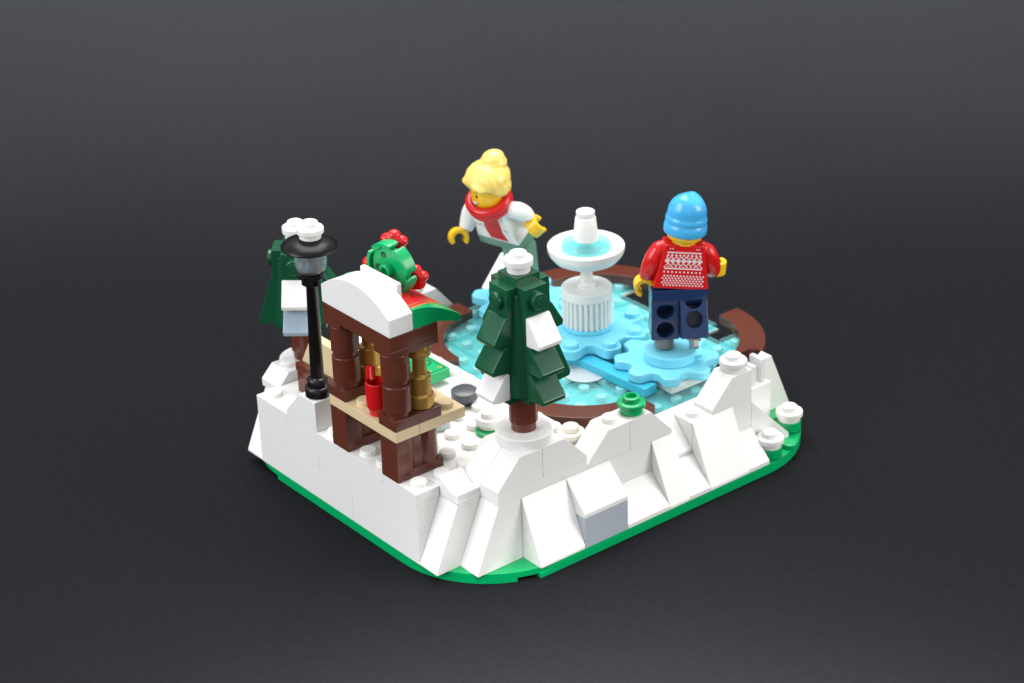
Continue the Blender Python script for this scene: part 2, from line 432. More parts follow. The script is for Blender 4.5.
# ------------------------------------------------------------------ market stall
stall = thing('market_stall', 'brown market stall with white arched roof and green and red awning', 'stall', (1, 3, 3.2))
for y0 in (1, 4):
    mb = MB()
    mb.box(.0, 1.98, y0+.02, y0+.98, 3.204, 3.55)
    mb.box(.0, .5, y0+.03, y0+.97, 3.5, 4.79)
    for cx in (.5, 1.5):
        mb.lathe([(.475, 3.4), (.475, 4.79)], cx, y0+.5, 32)
    mb.box(.5, 1.5, y0+.16, y0+.84, 3.5, 4.79)
    obj('leg', mb, M['brown'], stall, bev=.03)
mb = MB()
mb.box(0.0, 1.0, 1.0, 4.99, 4.8, 5.2)
mb.box(1.006, 3.0, 1.0, 4.99, 4.8, 5.2)
for x, y in [(.5, 3.5), (2.5, 1.5), (2.5, 2.5), (2.5, 3.5), (2.5, 4.5), (1.5, 2.5), (1.5, 3.5)]: mb.stud(x, y, 5.2)
obj('counter', mb, M['tan'], stall, bev=.025)
for y0 in (1, 4):
    mb = MB(); mb.box(.0, 1.99, y0+.01, y0+.99, 5.204, 5.6)
    obj('post_foot', mb, M['brown'], stall, bev=.03)
    mb = MB()
    for z in (5.6, 6.8):
        mb.lathe([(.42, z+.003), (.42, z+.18), (.5, z+.2), (.5, z+1.17), (.47, z+1.198)], .5, y0+.5, 40)
    obj('post', mb, M['brown'], stall, bev=.015)
    mb = MB()
    mb.lathe([(.42, 5.6), (.46, 5.63), (.46, 6.05), (.42, 6.1), (.38, 6.12), (.38, 6.75), (.35, 6.8), (.25, 6.85), (.25, 7.45), (.3, 7.5), (.42, 7.55), (.42, 7.68), (.33, 7.72), (.33, 7.8), (.44, 7.84), (.44, 7.995)], 1.5, y0+.5, 36)
    obj('candlestick_post', mb, M['gold'], stall, bev=0.008, segs=1)
mb = MB()
mb.xy([(.0, 1.0), (2.0, 1.0), (2.0, 2.0), (1.0, 2.0), (1.0, 4.0), (2.0, 4.0), (2.0, 5.0), (.0, 5.0)], 8.24, 8.8)
for q in (1, 4): mb.box(.0, 2.0, q, q+1, 8.0, 8.239)
obj('beam', mb, M['brown'], stall, bev=.02)
# arched white roof
n = 24
prof = [(1.0, 8.806), (5.0, 8.806)]
for k in range(n+1):
    t = k/n
    y = 5-4*t
    prof.append((y, 9.46+0.70*(1-abs(2*t-1)**2.1)))
mb = MB(); mb.yz(prof, .0, .99)
obj('roof', mb, M['white'], stall, bev=.025)
mb = MB(); mb.box(1.0, 1.2, 1.85, 4.0, 9.5, 10.2)
obj('roof_ridge', mb, M['white'], stall, bev=.04)
def awn_z(x):
    t = (x-1)/2.0
    return 9.56-0.80*t**1.75
def awn(y0, y1, mat):
    pr = [(1.006, 8.806), (2.0, 8.806), (2.4, 8.68), (3.0, 8.5)]
    for k in range(15):
        x = 3.0-2.0*k/14
        pr.append((max(x, 1.006), awn_z(x)))
    mb = MB(); mb.xz(pr, y0+G, y1-G)
    return obj('awning', mb, M[mat], stall, bev=.02)
awn(1, 2, 'green'); awn(2, 4, 'red'); awn(4, 5, 'green')
def strip(name, lo, hi, mat, dz):
    m0 = MB(); vs = []
    for k in range(25):
        t = k/24
        x = 1.01+1.96*t
        z = awn_z(x)+dz
        vs.append((m0.bm.verts.new((x, lo(t), z)), m0.bm.verts.new((x, hi(t), z))))
    for p_, q_ in zip(vs, vs[1:]): m0.bm.faces.new([p_[0], q_[0], q_[1], p_[1]])
    return obj(name, m0, M[mat], stall, bev=0)
edge_a = lambda t: 1.12+.84*t**1.3
edge_b = lambda t: 4.88-.84*t**1.3
strip('red_stripe_print', edge_a, lambda t: 1.99, 'redprint', .007)
strip('red_stripe_print', lambda t: 4.01, edge_b, 'redprint', .007)
strip('gold_line_print', lambda t: edge_a(t)-.03, lambda t: edge_a(t)+.03, 'gprint', .011)
strip('gold_line_print', lambda t: edge_b(t)-.03, lambda t: edge_b(t)+.03, 'gprint', .011)
strip('gold_line_print', lambda t: min(1.96, edge_a(t)+.18), lambda t: min(1.98, edge_a(t)+.21), 'gprint', .013)

# mug on the counter
mug = thing('mug', 'small red mug standing on the tan stall counter', 'mug', (.42, 2.62, 5.2))
mb = MB()
mb.lathe([(.28, 5.203), (.31, 5.22), (.32, 5.40), (.38, 5.48), (.41, 5.6), (.41, 6.44), (.38, 6.47), (.33, 6.44), (.32, 5.6), (0, 5.56)], .44, 2.60, 36)
obj('cup', mb, M['red'], mug, bev=0)
mb = MB(); mb.tube([(.50, 2.93, 6.36), (.60, 3.08, 6.72), (.66, 3.32, 6.66), (.66, 3.38, 6.2), (.60, 3.2, 5.9), (.50, 2.95, 5.9)], [.12]*6, 12)
obj('handle', mb, M['red'], mug, bev=0)

# wreath with red flowers
wc = Vector((1.70, 3.25, 10.1))
wr = thing('wreath', 'round green wreath with red flower studs standing on the stall roof', 'wreath', tuple(wc))
RX = Matrix.Rotation(-PI/2, 4, 'Y')          # local +z becomes -x
TW = Matrix.Translation(wc) @ Matrix.Rotation(math.radians(10), 4, 'Z') @ Matrix.Rotation(math.radians(-4), 4, 'Y') @ RX @ Matrix.Scale(.86, 4)
mb = MB()
mb.lathe([(.88, -.3), (.92, -.27), (.92, -.02), (.88, 0.0)], 0, 0, 48, TW)
mb.lathe([(.14, -.02), (.30, -.02), (.30, .3), (.27, .32), (.17, .32), (.14, .28), (.14, 0)], 0, 0, 28, TW)
obj('leaf_ring', mb, M['green'], wr, bev=0.02)
for k in range(5):
    a0 = math.radians(-86+72*k)
    m0 = MB(); m0.arc(0, 0, .98, 1.14, a0, a0+math.radians(58), -.42, .14, 10)
    bmesh.ops.transform(m0.bm, matrix=TW, verts=m0.bm.verts)
    obj('leaf', m0, M['green'], wr, bev=.03)
for k in (1, 2, 3):  # darker green discs: the shade inside the ring's holes, put into colour
    a = math.radians(-54+72*k+4)
    m0 = MB(); m0.lathe([(.11, 0.0), (.13, .01), (.13, .03), (.11, .035)], .62*math.cos(a), .62*math.sin(a), 16, TW)
    obj('hole_shade', m0, M['dgreen'], wr, bev=0)
def flower(center, nrm, name='flower'):
    q = Vector((0, 0, 1)).rotation_difference(Vector(nrm)).to_matrix().to_4x4()
    T = Matrix.Translation(Vector(center)) @ q
    m0 = MB()
    for k in range(5):
        a = 2*PI*k/5
        m0.ell((T @ Vector((.27*math.cos(a), .27*math.sin(a), .12))), (.24, .24, .2), 20, 12)
    m0.lathe([(.3, -.12), (.42, 0), (.3, .12)], 0, 0, 24, T)
    m0.lathe([(.2, .1), (.2, .38), (.17, .4)], 0, 0, 20, T)
    return obj(name, m0, M['red'], wr, bev=0)
flower((2.1, 3.5, 10.85), (.8, .5, .15))
flower((2.35, 2.75, 9.7), (.8, .5, 0.0))
flower((1.75, 4.2, 9.85), (.8, .5, 0.0))

# ------------------------------------------------------------------ street lamp
lx, ly = .5, 6.5
lamp = thing('street_lamp', 'black street lamp with clear lantern and white snow cap', 'street lamp', (lx, ly, 4.4))
lamp.rotation_euler = (math.radians(.6), math.radians(.8), 0)
mb = MB()
mb.lathe([(.44, 4.403), (.47, 4.43), (.47, 4.74), (.44, 4.78), (.38, 4.80), (.38, 5.06), (.35, 5.10), (.27, 5.14), (.25, 5.22), (.21, 8.72), (.24, 8.76), (.36, 8.82), (.36, 9.04), (.5, 9.12), (.5, 9.24), (.44, 9.28)], lx, ly, 36)
obj('pole', mb, M['black'], lamp, bev=0)
mb = MB()
mb.lathe([(.40, 9.28), (.52, 9.38), (.58, 9.62), (.6, 10.22), (.57, 10.22), (.55, 9.62), (.48, 9.42), (.0, 9.36)], lx, ly, 36)
obj('lantern', mb, M['glass'], lamp, bev=0)
mb = MB(); mb.lathe([(.3, 9.37), (.3, 9.67), (.2, 9.74), (.14, 9.78), (.14, 10.22)], lx, ly, 28)
obj('burner', mb, M['grey'], lamp, bev=0)
mb = MB()
for a in (2.3, 3.9, 5.6):
    mb.tube([(lx+.5*math.cos(a), ly+.5*math.sin(a), 9.57), (lx+.5*math.cos(a), ly+.5*math.sin(a), 10.20)], [.05, .05], 10)
obj('lantern_ribs', mb, M['water'], lamp, bev=0)
mb = MB()
mb.lathe([(.55, 10.22), (.90, 10.26), (1.0, 10.22), (1.02, 10.26), (1.0, 10.30), (.90, 10.40), (.73, 10.49), (.55, 10.55), (.42, 10.58), (.36, 10.60)], lx, ly, 48)
obj('hat_shade', mb, M['satin_black'], lamp, bev=0)
mb = MB(); round_plate(mb, lx+.03, ly-.03, 10.58, .49, .42)
obj('snow_cap', mb, M['white'], lamp, bev=0.02)

# ------------------------------------------------------------------ trees
def tree(label, cx, cy, zb, rows, colours, rot):
    """rows of shingle slopes on four sides; colours[(side,row)] overrides the green"""
    t = thing('pine_tree', label, 'tree', (cx, cy, zb), 'toy pine trees with snow caps', math.radians(rot))
    drop = (3-rows)*1.05
    z0 = zb-4.8-drop
    mb = MB()
    mb.lathe([(.44, zb+.003), (.44, zb+.3), (.5, zb+.33), (.5, 6.5+z0 if rows == 3 else zb+1.6)], cx, cy, 36)
    obj('trunk', mb, M['brown'], t, bev=.015)
    zt = 10.75+z0
    zlo = 6.2 + z0 + (3-rows)*1.05
    # core: square brick with four studded panels
    mb = MB()
    mb.box(cx-.5, cx+.5, cy-.5, cy+.5, zlo+.35, zt)
    for s in range(4):
        a = s*PI/2
        def P(u, w, z): return (cx+w*math.cos(a)-u*math.sin(a), cy+w*math.sin(a)+u*math.cos(a), z)
        # panel: (w, z) outline swept over u
        wlow = .98
        mb.prism([(.45, zlo), (wlow, zlo), (.92, 9.5+z0), (.9, 10.46+z0), (.45, 10.46+z0)], -.49, .49, lambda w, z, u: P(u, w, z))
        T = Matrix.Translation(P(0, .9, 9.98+z0)) @ Matrix.Rotation(a, 4, 'Z') @ Matrix.Rotation(PI/2, 4, 'Y')
        mb.lathe([(.3, -.05), (.3, .17), (.27, .2)], 0, 0, 28, T)
        mb.lathe([(.17, .19), (.17, .212), (.15, .215)], 0, 0, 18, T)
    for sx, sy in ((-1, -1), (1, -1), (1, 1), (-1, 1)):     # corner ridges between the panels
        v = [(cx+sx*.45, cy+sy*.45), (cx+sx*.62, cy+sy*.45), (cx+sx*.62, cy+sy*.62), (cx+sx*.45, cy+sy*.62)]
        vv = [(cx+sx*.45, cy+sy*.45), (cx+sx*.95, cy+sy*.45), (cx+sx*.75, cy+sy*.75), (cx+sx*.45, cy+sy*.95)]
        A = [mb.bm.verts.new((x, y, 10.2+z0)) for x, y in v]; B = [mb.bm.verts.new((x, y, zlo+.25)) for x, y in vv]
        fs = [mb.bm.faces.new(A), mb.bm.faces.new(B)]
        for i in range(4):
            j = (i+1) % 4; fs.append(mb.bm.faces.new([A[i], A[j], B[j], B[i]]))
        bmesh.ops.recalc_face_normals(mb.bm, faces=fs)
    obj('crown', mb, M['dgreen'], t, bev=.025)
    geo = [(9.45, 8.45, 1.0, 1.62), (8.40, 7.45, 1.08, 1.74), (7.38, 6.42, 1.08, 1.76)][:rows]
    for s in range(4):
        a = s*PI/2
        def P(u, w, z): return (cx+w*math.cos(a)-u*math.sin(a), cy+w*math.sin(a)+u*math.cos(a), z)
        rws = list(geo)
        if s in (0, 1): rws = ([geo[0]] if rows == 3 else [])+[(geo[-2][0], geo[-1][1], geo[-2][2]-.05, geo[-1][3]-(.0 if rows == 3 else .16))]
        for r, (za, zc, wa, wb) in enumerate(rws):
            if s == 2: wb -= .08
            if s in (0, 1) and r == 0 and rows == 3: wb -= .12
            mb = MB()
            mb.prism([(.9, za+z0), (wa, za+z0), (wb, zc+.16+z0), (wb-.05, zc+z0), (.9, zc+z0-.05)], -.495, .495, lambda w, z, u: P(u, w, z))
            c = colours.get((s, r), 'dgreen')
            o = obj('branch', mb, M[c], t, bev=.04)
            if c == 'white': o['label'] = 'snow white branch wedge'
            if c == 'pgrey': o['label'] = 'pale blue-grey branch wedge'
    mb = MB(); round_plate(mb, cx, cy, zt, .5, .5)
    obj('snow_cap', mb, M['white'], t, bev=.02)
    return t
# sides: 0 = +x, 1 = +y, 2 = -x, 3 = -y
tree('taller dark green tree with white wedges standing in front of the rink', 4, -1, 4.8, 3, {(3, 0): 'white', (2, 2): 'white'}, 0)
tree('smaller dark green tree with white and pale grey wedges behind the street lamp', 2.78, 10.8, 3.6, 2, {(2, 0): 'white', (2, 1): 'pgrey'}, 48)
mb = MB(); round_plate(mb, 4, -1, 4.4, 1.0, .4, stud=False, flange=False)
tag(obj('round_plate', mb, M['white'], None, (4, -1, 4.4), bev=0), 'white round plate under the trunk of the taller tree', 'round plate', 'white round plates under the trees')
mb = MB(); mb.lathe([(.9, 3.2), (1.0, 3.25), (1.0, 3.56), (.96, 3.598)], 2.78, 10.8, 40)
tag(obj('round_plate', mb, M['white'], None, (2.78, 10.8, 3.2), bev=0), 'white round plate under the trunk of the smaller tree', 'round plate', 'white round plates under the trees')

# ------------------------------------------------------------------ bench
bench = thing('bench', 'small brown bench with tan backrest behind the street lamp', 'bench', (2, 7.9, 3.2))
mb = MB(); mb.box(1.35, 3.0, 6.1, 9.2, 3.95, 4.3)
obj('seat', mb, M['brown'], bench, bev=.03)
mb = MB(); mb.yz([(6.2, 4.25), (9.3, 4.25), (8.5, 5.62), (6.2, 5.62)], 1.62, 1.98)
obj('backrest', mb, M['tan'], bench, bev=.03)
mb = MB(); mb.box(1.3, 1.6, 6.1, 9.2, 4.1, 4.42)
obj('back_rail', mb, M['brown'], bench, bev=.03)
for yy in (6.1, 8.3):
    mb = MB(); mb.xz([(1.35, 3.204), (1.75, 3.204), (1.95, 3.55), (2.25, 3.72), (2.55, 3.55), (2.7, 3.204), (3.0, 3.204), (3.0, 3.95), (1.35, 3.95)], yy, yy+.9)
    obj('leg', mb, M['brown'], bench, bev=.03)

# ------------------------------------------------------------------ fountain
fx, fy = 12.93, 6.12
def splat(m, cx, cy, R, lobes, z0, z1, a0=0.0, depth=.38):
    pr = []
    n = 192
    for k in range(n):
        a = 2*PI*k/n
        c = math.cos(lobes*(a-a0))
        x_ = (1-c)/2; x_ = x_*x_*(3-2*x_)
        x_ = x_**1.35
        r = R-2*depth*x_
        pr.append((cx+r*math.cos(a), cy+r*math.sin(a)))
    return m.xy(pr, z0, z1)
ft = thing('fountain', 'white fountain with fluted base, round basin and pale blue water', 'fountain', (fx, fy, 3.2))
mb = MB()
pr = []
NF = 28
for k in range(NF):
    for da, r in ((.08, .88), (.28, .88), (.42, .97), (.58, .99), (.78, .99), (.94, .97)):
        a = 2*PI*(k+da)/NF
        pr.append((fx+r*math.cos(a), fy+r*math.sin(a)))
mb.xy(pr, 3.43, 4.56)
obj('pedestal', mb, M['white'], ft, bev=0)
mb = MB()
mb.lathe([(.97, 4.56), (1.0, 4.59), (1.0, 4.92), (.97, 4.95), (.34, 4.96), (.34, 5.1), (.24, 5.14), (.24, 5.66), (.4, 5.8), (.5, 5.86)], fx, fy, 48)
obj('stem', mb, M['white'], ft, bev=0)
mb = MB()
mb.lathe([(.45, 5.84), (.9, 5.94), (1.25, 6.12), (1.43, 6.34), (1.5, 6.52), (1.5, 6.68), (1.46, 6.72), (1.28, 6.72), (1.2, 6.62), (1.02, 6.54), (.5, 6.5), (0, 6.5)], fx, fy, 64)
obj('basin', mb, M['white'], ft, bev=0)
mb = MB()
mb.lathe([(.93, 6.56), (.97, 6.60), (.97, 6.74), (.92, 6.80), (.3, 6.80)], fx, fy, 48)
obj('water', mb, M['water'], ft, bev=0)
mb = MB()
mb.lathe([(.28, 6.80), (.44, 6.90), (.49, 6.94), (.49, 7.02), (.40, 7.84), (.36, 7.90), (.30, 7.92), (.36, 7.96), (.36, 8.10), (.33, 8.12), (.22, 8.10), (.2, 8.00), (0, 8.00)], fx, fy, 36)
obj('spout', mb, M['white'], ft, bev=0)

def platform(label, cx, cy, R, lobes, z0, a0, ring=None, depth=.38, studs=True):
    mb = MB(); splat(mb, cx, cy, R, lobes, z0, z0+.38, a0, depth)
    r2 = R-.42
    for k in range(lobes if studs else 0):
        a = a0+2*PI*k/lobes
        mb.stud(cx+r2*math.cos(a), cy+r2*math.sin(a), z0+.38)
    o = obj('scalloped_plate', mb, M['azure'], None, (cx, cy, z0), bev=.07, segs=3)
    return tag(o, label, 'plate', 'scalloped light blue plates on the ice')
platform('wide light blue scalloped plate under the fountain', fx, fy, 2.38, 8, 2.83, math.radians(255.5), depth=.32)
mb = MB(); round_plate(mb, fx, fy, 3.22, .96, .20, stud=False, flange=False)
tag(obj('round_plate', mb, M['azure'], None, (fx, fy, 3.22), bev=0), 'light blue round plate squeezed below the fluted fountain base', 'round plate')
mx, my = 13.5, 1.94
wx, wy = 12.1, 10.35
mb = MB(); mb.box(12.46, 14.46, .69, 2.69, 2.43, 2.78)
tag(obj('square_plate', mb, M['white'], None, (mx, my, 2.42), bev=.03), 'white square plate peeking out below the scalloped plate of the hatted skater', 'plate')
platform('light blue scalloped plate under the skater in the blue hat', mx+.02, my+.22, 2.0, 8, 2.8, math.radians(233), depth=.23, studs=False)
platform('light blue scalloped plate under the blonde skater', wx+.75, wy-.3, 2.1, 7, 2.8, math.radians(180), depth=.30, studs=False)
mb = MB(); round_plate(mb, mx, my, 3.19, 1.0, .4, stud=False, flange=False)
for k in range(3): mb.box(mx+.5+.1*k, mx+.55+.1*k, my-.98, my-.9, 3.3, 3.4)
tag(obj('turntable', mb, M['azure'], None, (mx, my, 3.19), bev=0), 'light blue round plate below the feet of the hatted skater', 'round plate', 'light blue round plates below the skaters')
mb = MB(); round_plate(mb, wx+.75, wy-.3, 3.19, 1.0, .4, stud=False, flange=False)
tag(obj('turntable', mb, M['azure'], None, (wx+.75, wy-.3, 3.19), bev=0), 'light blue round plate below the blonde skater', 'round plate', 'light blue round plates below the skaters')
# the swinging bar between fountain and skater
mb = MB()
c = Vector((11.72, 3.66, 0)); d = Vector((.06, -1, 0)).normalized(); pz = Vector((-d.y, d.x, 0))
pts = [c+d*2.45+pz*.33, c+d*2.45-pz*.33, c-d*2.6-pz*.33, c-d*2.6+pz*.33]
mb.xy([(q.x, q.y) for q in pts], 2.42, 2.78)
tag(obj('swing_bar', mb, M['dazure'], None, (c.x, c.y, 2.42), bev=.04), 'flat blue bar lying on the ice between fountain and hatted skater', 'bar')
mb = MB(); mb.lathe([(.80, 2.43), (.83, 2.44), (.83, 2.47), (.80, 2.48)], 11.2, 4.25, 44)
tag(obj('round_tile', mb, M['lgrey'], None, (11.2, 4.25, 2.43), bev=0), 'pale grey round tile on the ice just right of the taller tree', 'round tile')

# ------------------------------------------------------------------ small loose pieces
def button(label, x, y, z, mat='white', under=None, grp='white round buttons on the rink edge', r=.52):
    mb = MB(); round_plate(mb, x, y, z, r, .42)
    return tag(obj('round_button', mb, M[mat], None, (x, y, z), bev=.02), label, 'round button', grp)
for (x, y, lab) in [(16.5, -1.5, 'green round piece under the rear white button on the right green corner'), (14.5, -2.5, 'green round piece under the front white button beside the last low slope')]:
    mb = MB(); mb.lathe([(.4, .41), (.46, .45), (.46, .78), (.42, .8)], x, y, 30)
    tag(obj('round_brick', mb, M['green'], None, (x, y, .41), bev=0), lab, 'round brick', 'green round pieces on the base')
button('white round button at the far right green corner, the rear one of two', 16.5, -1.5, .8)
button('white round button beside the last low slope, the front one of two', 14.5, -2.5, .8)
button('white round button on the white peak right of the rink', 13.5, -1.5, 4.0)
button('ivory round button between the taller tree and the peak with the green piece', 6.55, -.45, 3.12, mat='ivory', grp=None, r=.5)
mb = MB(); mb.box(6.05, 7.0, -.95, -.02, 2.8, 3.12)
tag(obj('small_plate', mb, M['ivory'], None, (6.5, -.5, 2.8)), 'ivory plate below the ivory round button', 'plate')
mb = MB(); mb.lathe([(.36, 3.21), (.44, 3.24), (.44, 3.32), (.40, 3.35)], 4.6, 1.86, 30)
tag(obj('round_brick', mb, M['green'], None, (4.55, 1.85, 3.21), bev=0), 'green round piece barely showing under the button left of the taller tree', 'round brick', 'green round pieces on the base')
button('white round button on the snow floor left of the taller tree', 4.78, 2.0, 3.36, r=.5)
# green flower stem piece on the second peak
mb = MB()
mb.lathe([(.4, 4.003), (.42, 4.02), (.42, 4.2), (.40, 4.22), (.5, 4.26), (.52, 4.3), (.52, 4.4), (.48, 4.44), (.32, 4.46), (.32, 4.62), (.29, 4.64), (.2, 4.64), (.18, 4.5), (0, 4.48)], 8.5, -1.5, 36)
tag(obj('shrub_stud', mb, M['green'], None, (8.5, -1.5, 4.0), bev=0), 'bright green hollow round piece on the white peaked brick', 'round piece')
# grey round stone and its lower mate
mb = MB(); mb.lathe([(.3, 3.22), (.32, 3.36), (.5, 3.46), (.5, 3.75), (.46, 3.78)], 5.36, 4.2, 36)
tag(obj('stone_button', mb, M['grey'], None, (5.36, 4.2, 3.22), bev=0), 'dark grey round button beside the tan counter', 'round button')
mb = MB(); mb.lathe([(.4, 3.21), (.46, 3.25), (.46, 3.5), (.42, 3.54)], 3.55, 3.45, 30)
tag(obj('stone_button', mb, M['lgrey'], None, (3.55, 3.45, 3.21), bev=0), 'pale grey round piece on the snow below the counter', 'round piece')
# green printed note
note = thing('banknote_tile', 'green rectangular tile printed like a banknote behind the counter', 'tile', (5.5, 6.8, 3.4))
mb = MB(); mb.box(5.0, 6.0, 5.9, 7.9, 3.41, 3.82)
obj('tile', mb, M['green'], note, bev=.03)
mb = MB()
def ringp(m, cx, cy, z, rx, ry, w, n=28):
    o_ = [m.bm.verts.new((cx+rx*math.cos(2*PI*k/n), cy+ry*math.sin(2*PI*k/n), z)) for k in range(n)]
    i_ = [m.bm.verts.new((cx+(rx-w)*math.cos(2*PI*k/n), cy+(ry-w)*math.sin(2*PI*k/n), z)) for k in range(n)]
    for k in range(n):
        j = (k+1) % n; m.bm.faces.new([o_[k], o_[j], i_[j], i_[k]])
ringp(mb, 5.5, 6.9, 3.826, .3, .3, .07)
def quad(m, x0, x1, y0, y1, z): m.bm.faces.new([m.bm.verts.new(v) for v in ((x0, y0, z), (x1, y0, z), (x1, y1, z), (x0, y1, z))])
for x0, x1, y0, y1 in [(5.1, 5.9, 6.0, 6.04), (5.1, 5.9, 7.76, 7.8), (5.1, 5.14, 6.04, 7.76), (5.86, 5.9, 6.04, 7.76)]: quad(mb, x0, x1, y0, y1, 3.826)
obj('print', mb, M['dprint'], note, bev=0)
mb = MB()
for x, y in [(5.25, 6.2), (5.75, 6.2), (5.25, 7.6), (5.75, 7.6)]: ringp(mb, x, y, 3.827, .09, .09, .035, 14)
obj('gold_corner_print', mb, M['gprint'], note, bev=0)

# ------------------------------------------------------------------ skaters (toy figures). local frame: faces -y, feet at z = 0
def boolean(o, cutters):
    bpy.context.view_layer.update()
    for c in cutters:
        md = o.modifiers.new('cut', 'BOOLEAN'); md.object = c; md.operation = 'DIFFERENCE'; md.solver = 'EXACT'
    dg = bpy.context.evaluated_depsgraph_get()
    me = bpy.data.meshes.new_from_object(o.evaluated_get(dg))
    me.name = o.data.name
    o.modifiers.clear(); old = o.data; o.data = me; bpy.data.meshes.remove(old)
    for c in cutters:
        d = c.data; bpy.data.objects.remove(c); bpy.data.meshes.remove(d)
def remesh(o, vox):
    md = o.modifiers.new('rm', 'REMESH'); md.mode = 'VOXEL'; md.voxel_size = vox; md.use_smooth_shade = True
    sm = o.modifiers.new('sm', 'SMOOTH'); sm.iterations = 14; sm.factor = .5
    bpy.context.view_layer.update()
    dg = bpy.context.evaluated_depsgraph_get()
    me = bpy.data.meshes.new_from_object(o.evaluated_get(dg)); me.name = o.data.name
    o.modifiers.clear(); old = o.data; o.data = me; bpy.data.meshes.remove(old)

def fig_leg(root, side, mat, swing, holes=True, skate='blade', hipz=1.5, hz=(.40, 1.12)):
    s = side
    x0, x1 = (.005, .98) if s > 0 else (-.98, -.005)
    prof = [(-.62, .0), (.42, .0), (.42, 1.1)]
    for k in range(9):
        a = math.radians(0+180*k/8)
        prof.append((.47*math.cos(a)*.9, 1.5+.42*math.sin(a)*.7-.12))
    prof += [(-.42, 1.1), (-.42, .42), (-.62, .38)]
    mb = MB(); mb.yz(prof, x0, x1)
    Rm = Matrix.Translation((0, 0, hipz)) @ Matrix.Rotation(math.radians(swing), 4, 'X') @ Matrix.Translation((0, 0, -hipz))
    o = obj('leg', mb, M[mat], root, bev=.035, local=True, wn=False)
    if holes:
        cs = []
        for z in hz:
            c = MB(); c.lathe([(.31, 0), (.31, 1.15)], 0, 0, 28, Matrix.Translation(((x0+x1)/2, .9, z)) @ Matrix.Rotation(PI/2, 4, 'X'))
            cs.append(obj('cut', c, M[mat], None, bev=0))
        p = o.parent; o.parent = None
        boolean(o, cs); o.parent = p
        for f in o.data.polygons: f.use_smooth = False
    o.data.transform(Rm)
    if skate:
        mb = MB()
        xc = (x0+x1)/2
        if skate == 'peg':
            mb.lathe([(.32, -.40), (.35, -.37), (.35, .01)], xc, .05, 28)
        else:
            mb.box(xc-.2, xc+.2, -.55, .38, -.1, .0)
            mb.yz([(-.72, -.36), (.5, -.36), (.66, -.26), (.5, -.05), (-.62, -.05), (-.8, -.2)], xc-.09, xc+.09)
        k = obj('skate', mb, M['silver'], o, bev=.015, local=True)
        k.data.transform(Rm)
    return o
def fig_hips(root, mat):
    mb = MB(); mb.box(-.98, .98, -.48, .48, 1.52, 1.92); mb.tube([(-.95, 0, 1.42), (.95, 0, 1.42)], [.3, .3], 20)
    return obj('hips', mb, M[mat], root, bev=.03, local=True)
def fig_torso(root, mat, T):
    mb = MB()
    lo = [(-.98, -.48), (.98, -.48), (.98, .48), (-.98, .48)]; hi = [(-.70, -.40), (.70, -.40), (.70, .40), (-.70, .40)]
    A = [mb.bm.verts.new((x, y, 1.93)) for x, y in lo]; B = [mb.bm.verts.new((x, y, 3.53)) for x, y in hi]
    fs = [mb.bm.faces.new(A), mb.bm.faces.new(B)]
    for i in range(4):
        j = (i+1) % 4; fs.append(mb.bm.faces.new([A[i], A[j], B[j], B[i]]))
    bmesh.ops.recalc_face_normals(mb.bm, faces=fs)
    o = obj('torso', mb, M[mat], root, bev=.06, segs=3, local=True); o.data.transform(T); return o
def fig_arm(root, mat, T, pts, hand_dir, open_dir, hmat='yellow', rad=(.22, .31, .33, .31, .27, .235)):
    # smooth the polyline of six points a little
    P_ = [Vector(p) for p in pts]
    mb = MB()
    def cr(p0, p1, p2, p3, t):
        return .5*((2*p1)+(-p0+p2)*t+(2*p0-5*p1+4*p2-p3)*t*t+(-p0+3*p1-3*p2+p3)*t**3)
    Q, Rr = [], []
    n = len(P_)
    for i in range(n-1):
        for k in range(5):
            t = k/5
            Q.append(cr(P_[max(i-1, 0)], P_[i], P_[i+1], P_[min(i+2, n-1)], t)); Rr.append(rad[i]*(1-t)+rad[i+1]*t)
    Q.append(P_[-1]); Rr.append(rad[n-1])
    mb.tube(Q, Rr, 24)
    mb.ell(P_[0]+(P_[1]-P_[0])*.35, (.3, .3, .3), 20, 12)
    o = obj('arm', mb, M[mat], root, bev=.03, local=True); o.data.transform(T)
    # the gripping hand: wrist peg and an open ring
    w = P_[-1]; hd = Vector(hand_dir).normalized(); od = Vector(open_dir); od = (od-hd*od.dot(hd)).normalized()
    mb = MB()
    mb.tube([w-hd*.05, w+hd*.2], [.17, .17], 18)
    ax = hd.cross(od).normalized()      # axis of the ring
    c = w+hd*.40
    n = 22
    a_open = math.radians(52)
    gap_dir = (hd*.75+od*.66).normalized(); g2 = ax.cross(gap_dir)
    ringo, ringi = [], []
    for k in range(n+1):
        a = a_open+(2*PI-2*a_open)*k/n
        v = gap_dir*math.cos(a)+g2*math.sin(a)
        ringo.append((v*.37)); ringi.append((v*.2))
    pr = ringo+list(reversed(ringi))
    A = [mb.bm.verts.new(c+q-ax*.24) for q in pr]; B = [mb.bm.verts.new(c+q+ax*.24) for q in pr]
    m_ = len(ringo)
    fs = []
    for i in range(m_-1):
        fs.append(mb.bm.faces.new([A[i], A[i+1], A[2*m_-2-i], A[2*m_-1-i]]))
        fs.append(mb.bm.faces.new([B[i], B[i+1], B[2*m_-2-i], B[2*m_-1-i]]))
    for i in range(len(pr)):
        j = (i+1) % len(pr); fs.append(mb.bm.faces.new([A[i], A[j], B[j], B[i]]))
    bmesh.ops.recalc_face_normals(mb.bm, faces=fs)
    h = obj('hand', mb, M[hmat], root, bev=.035, local=True); h.data.transform(T)
    return o
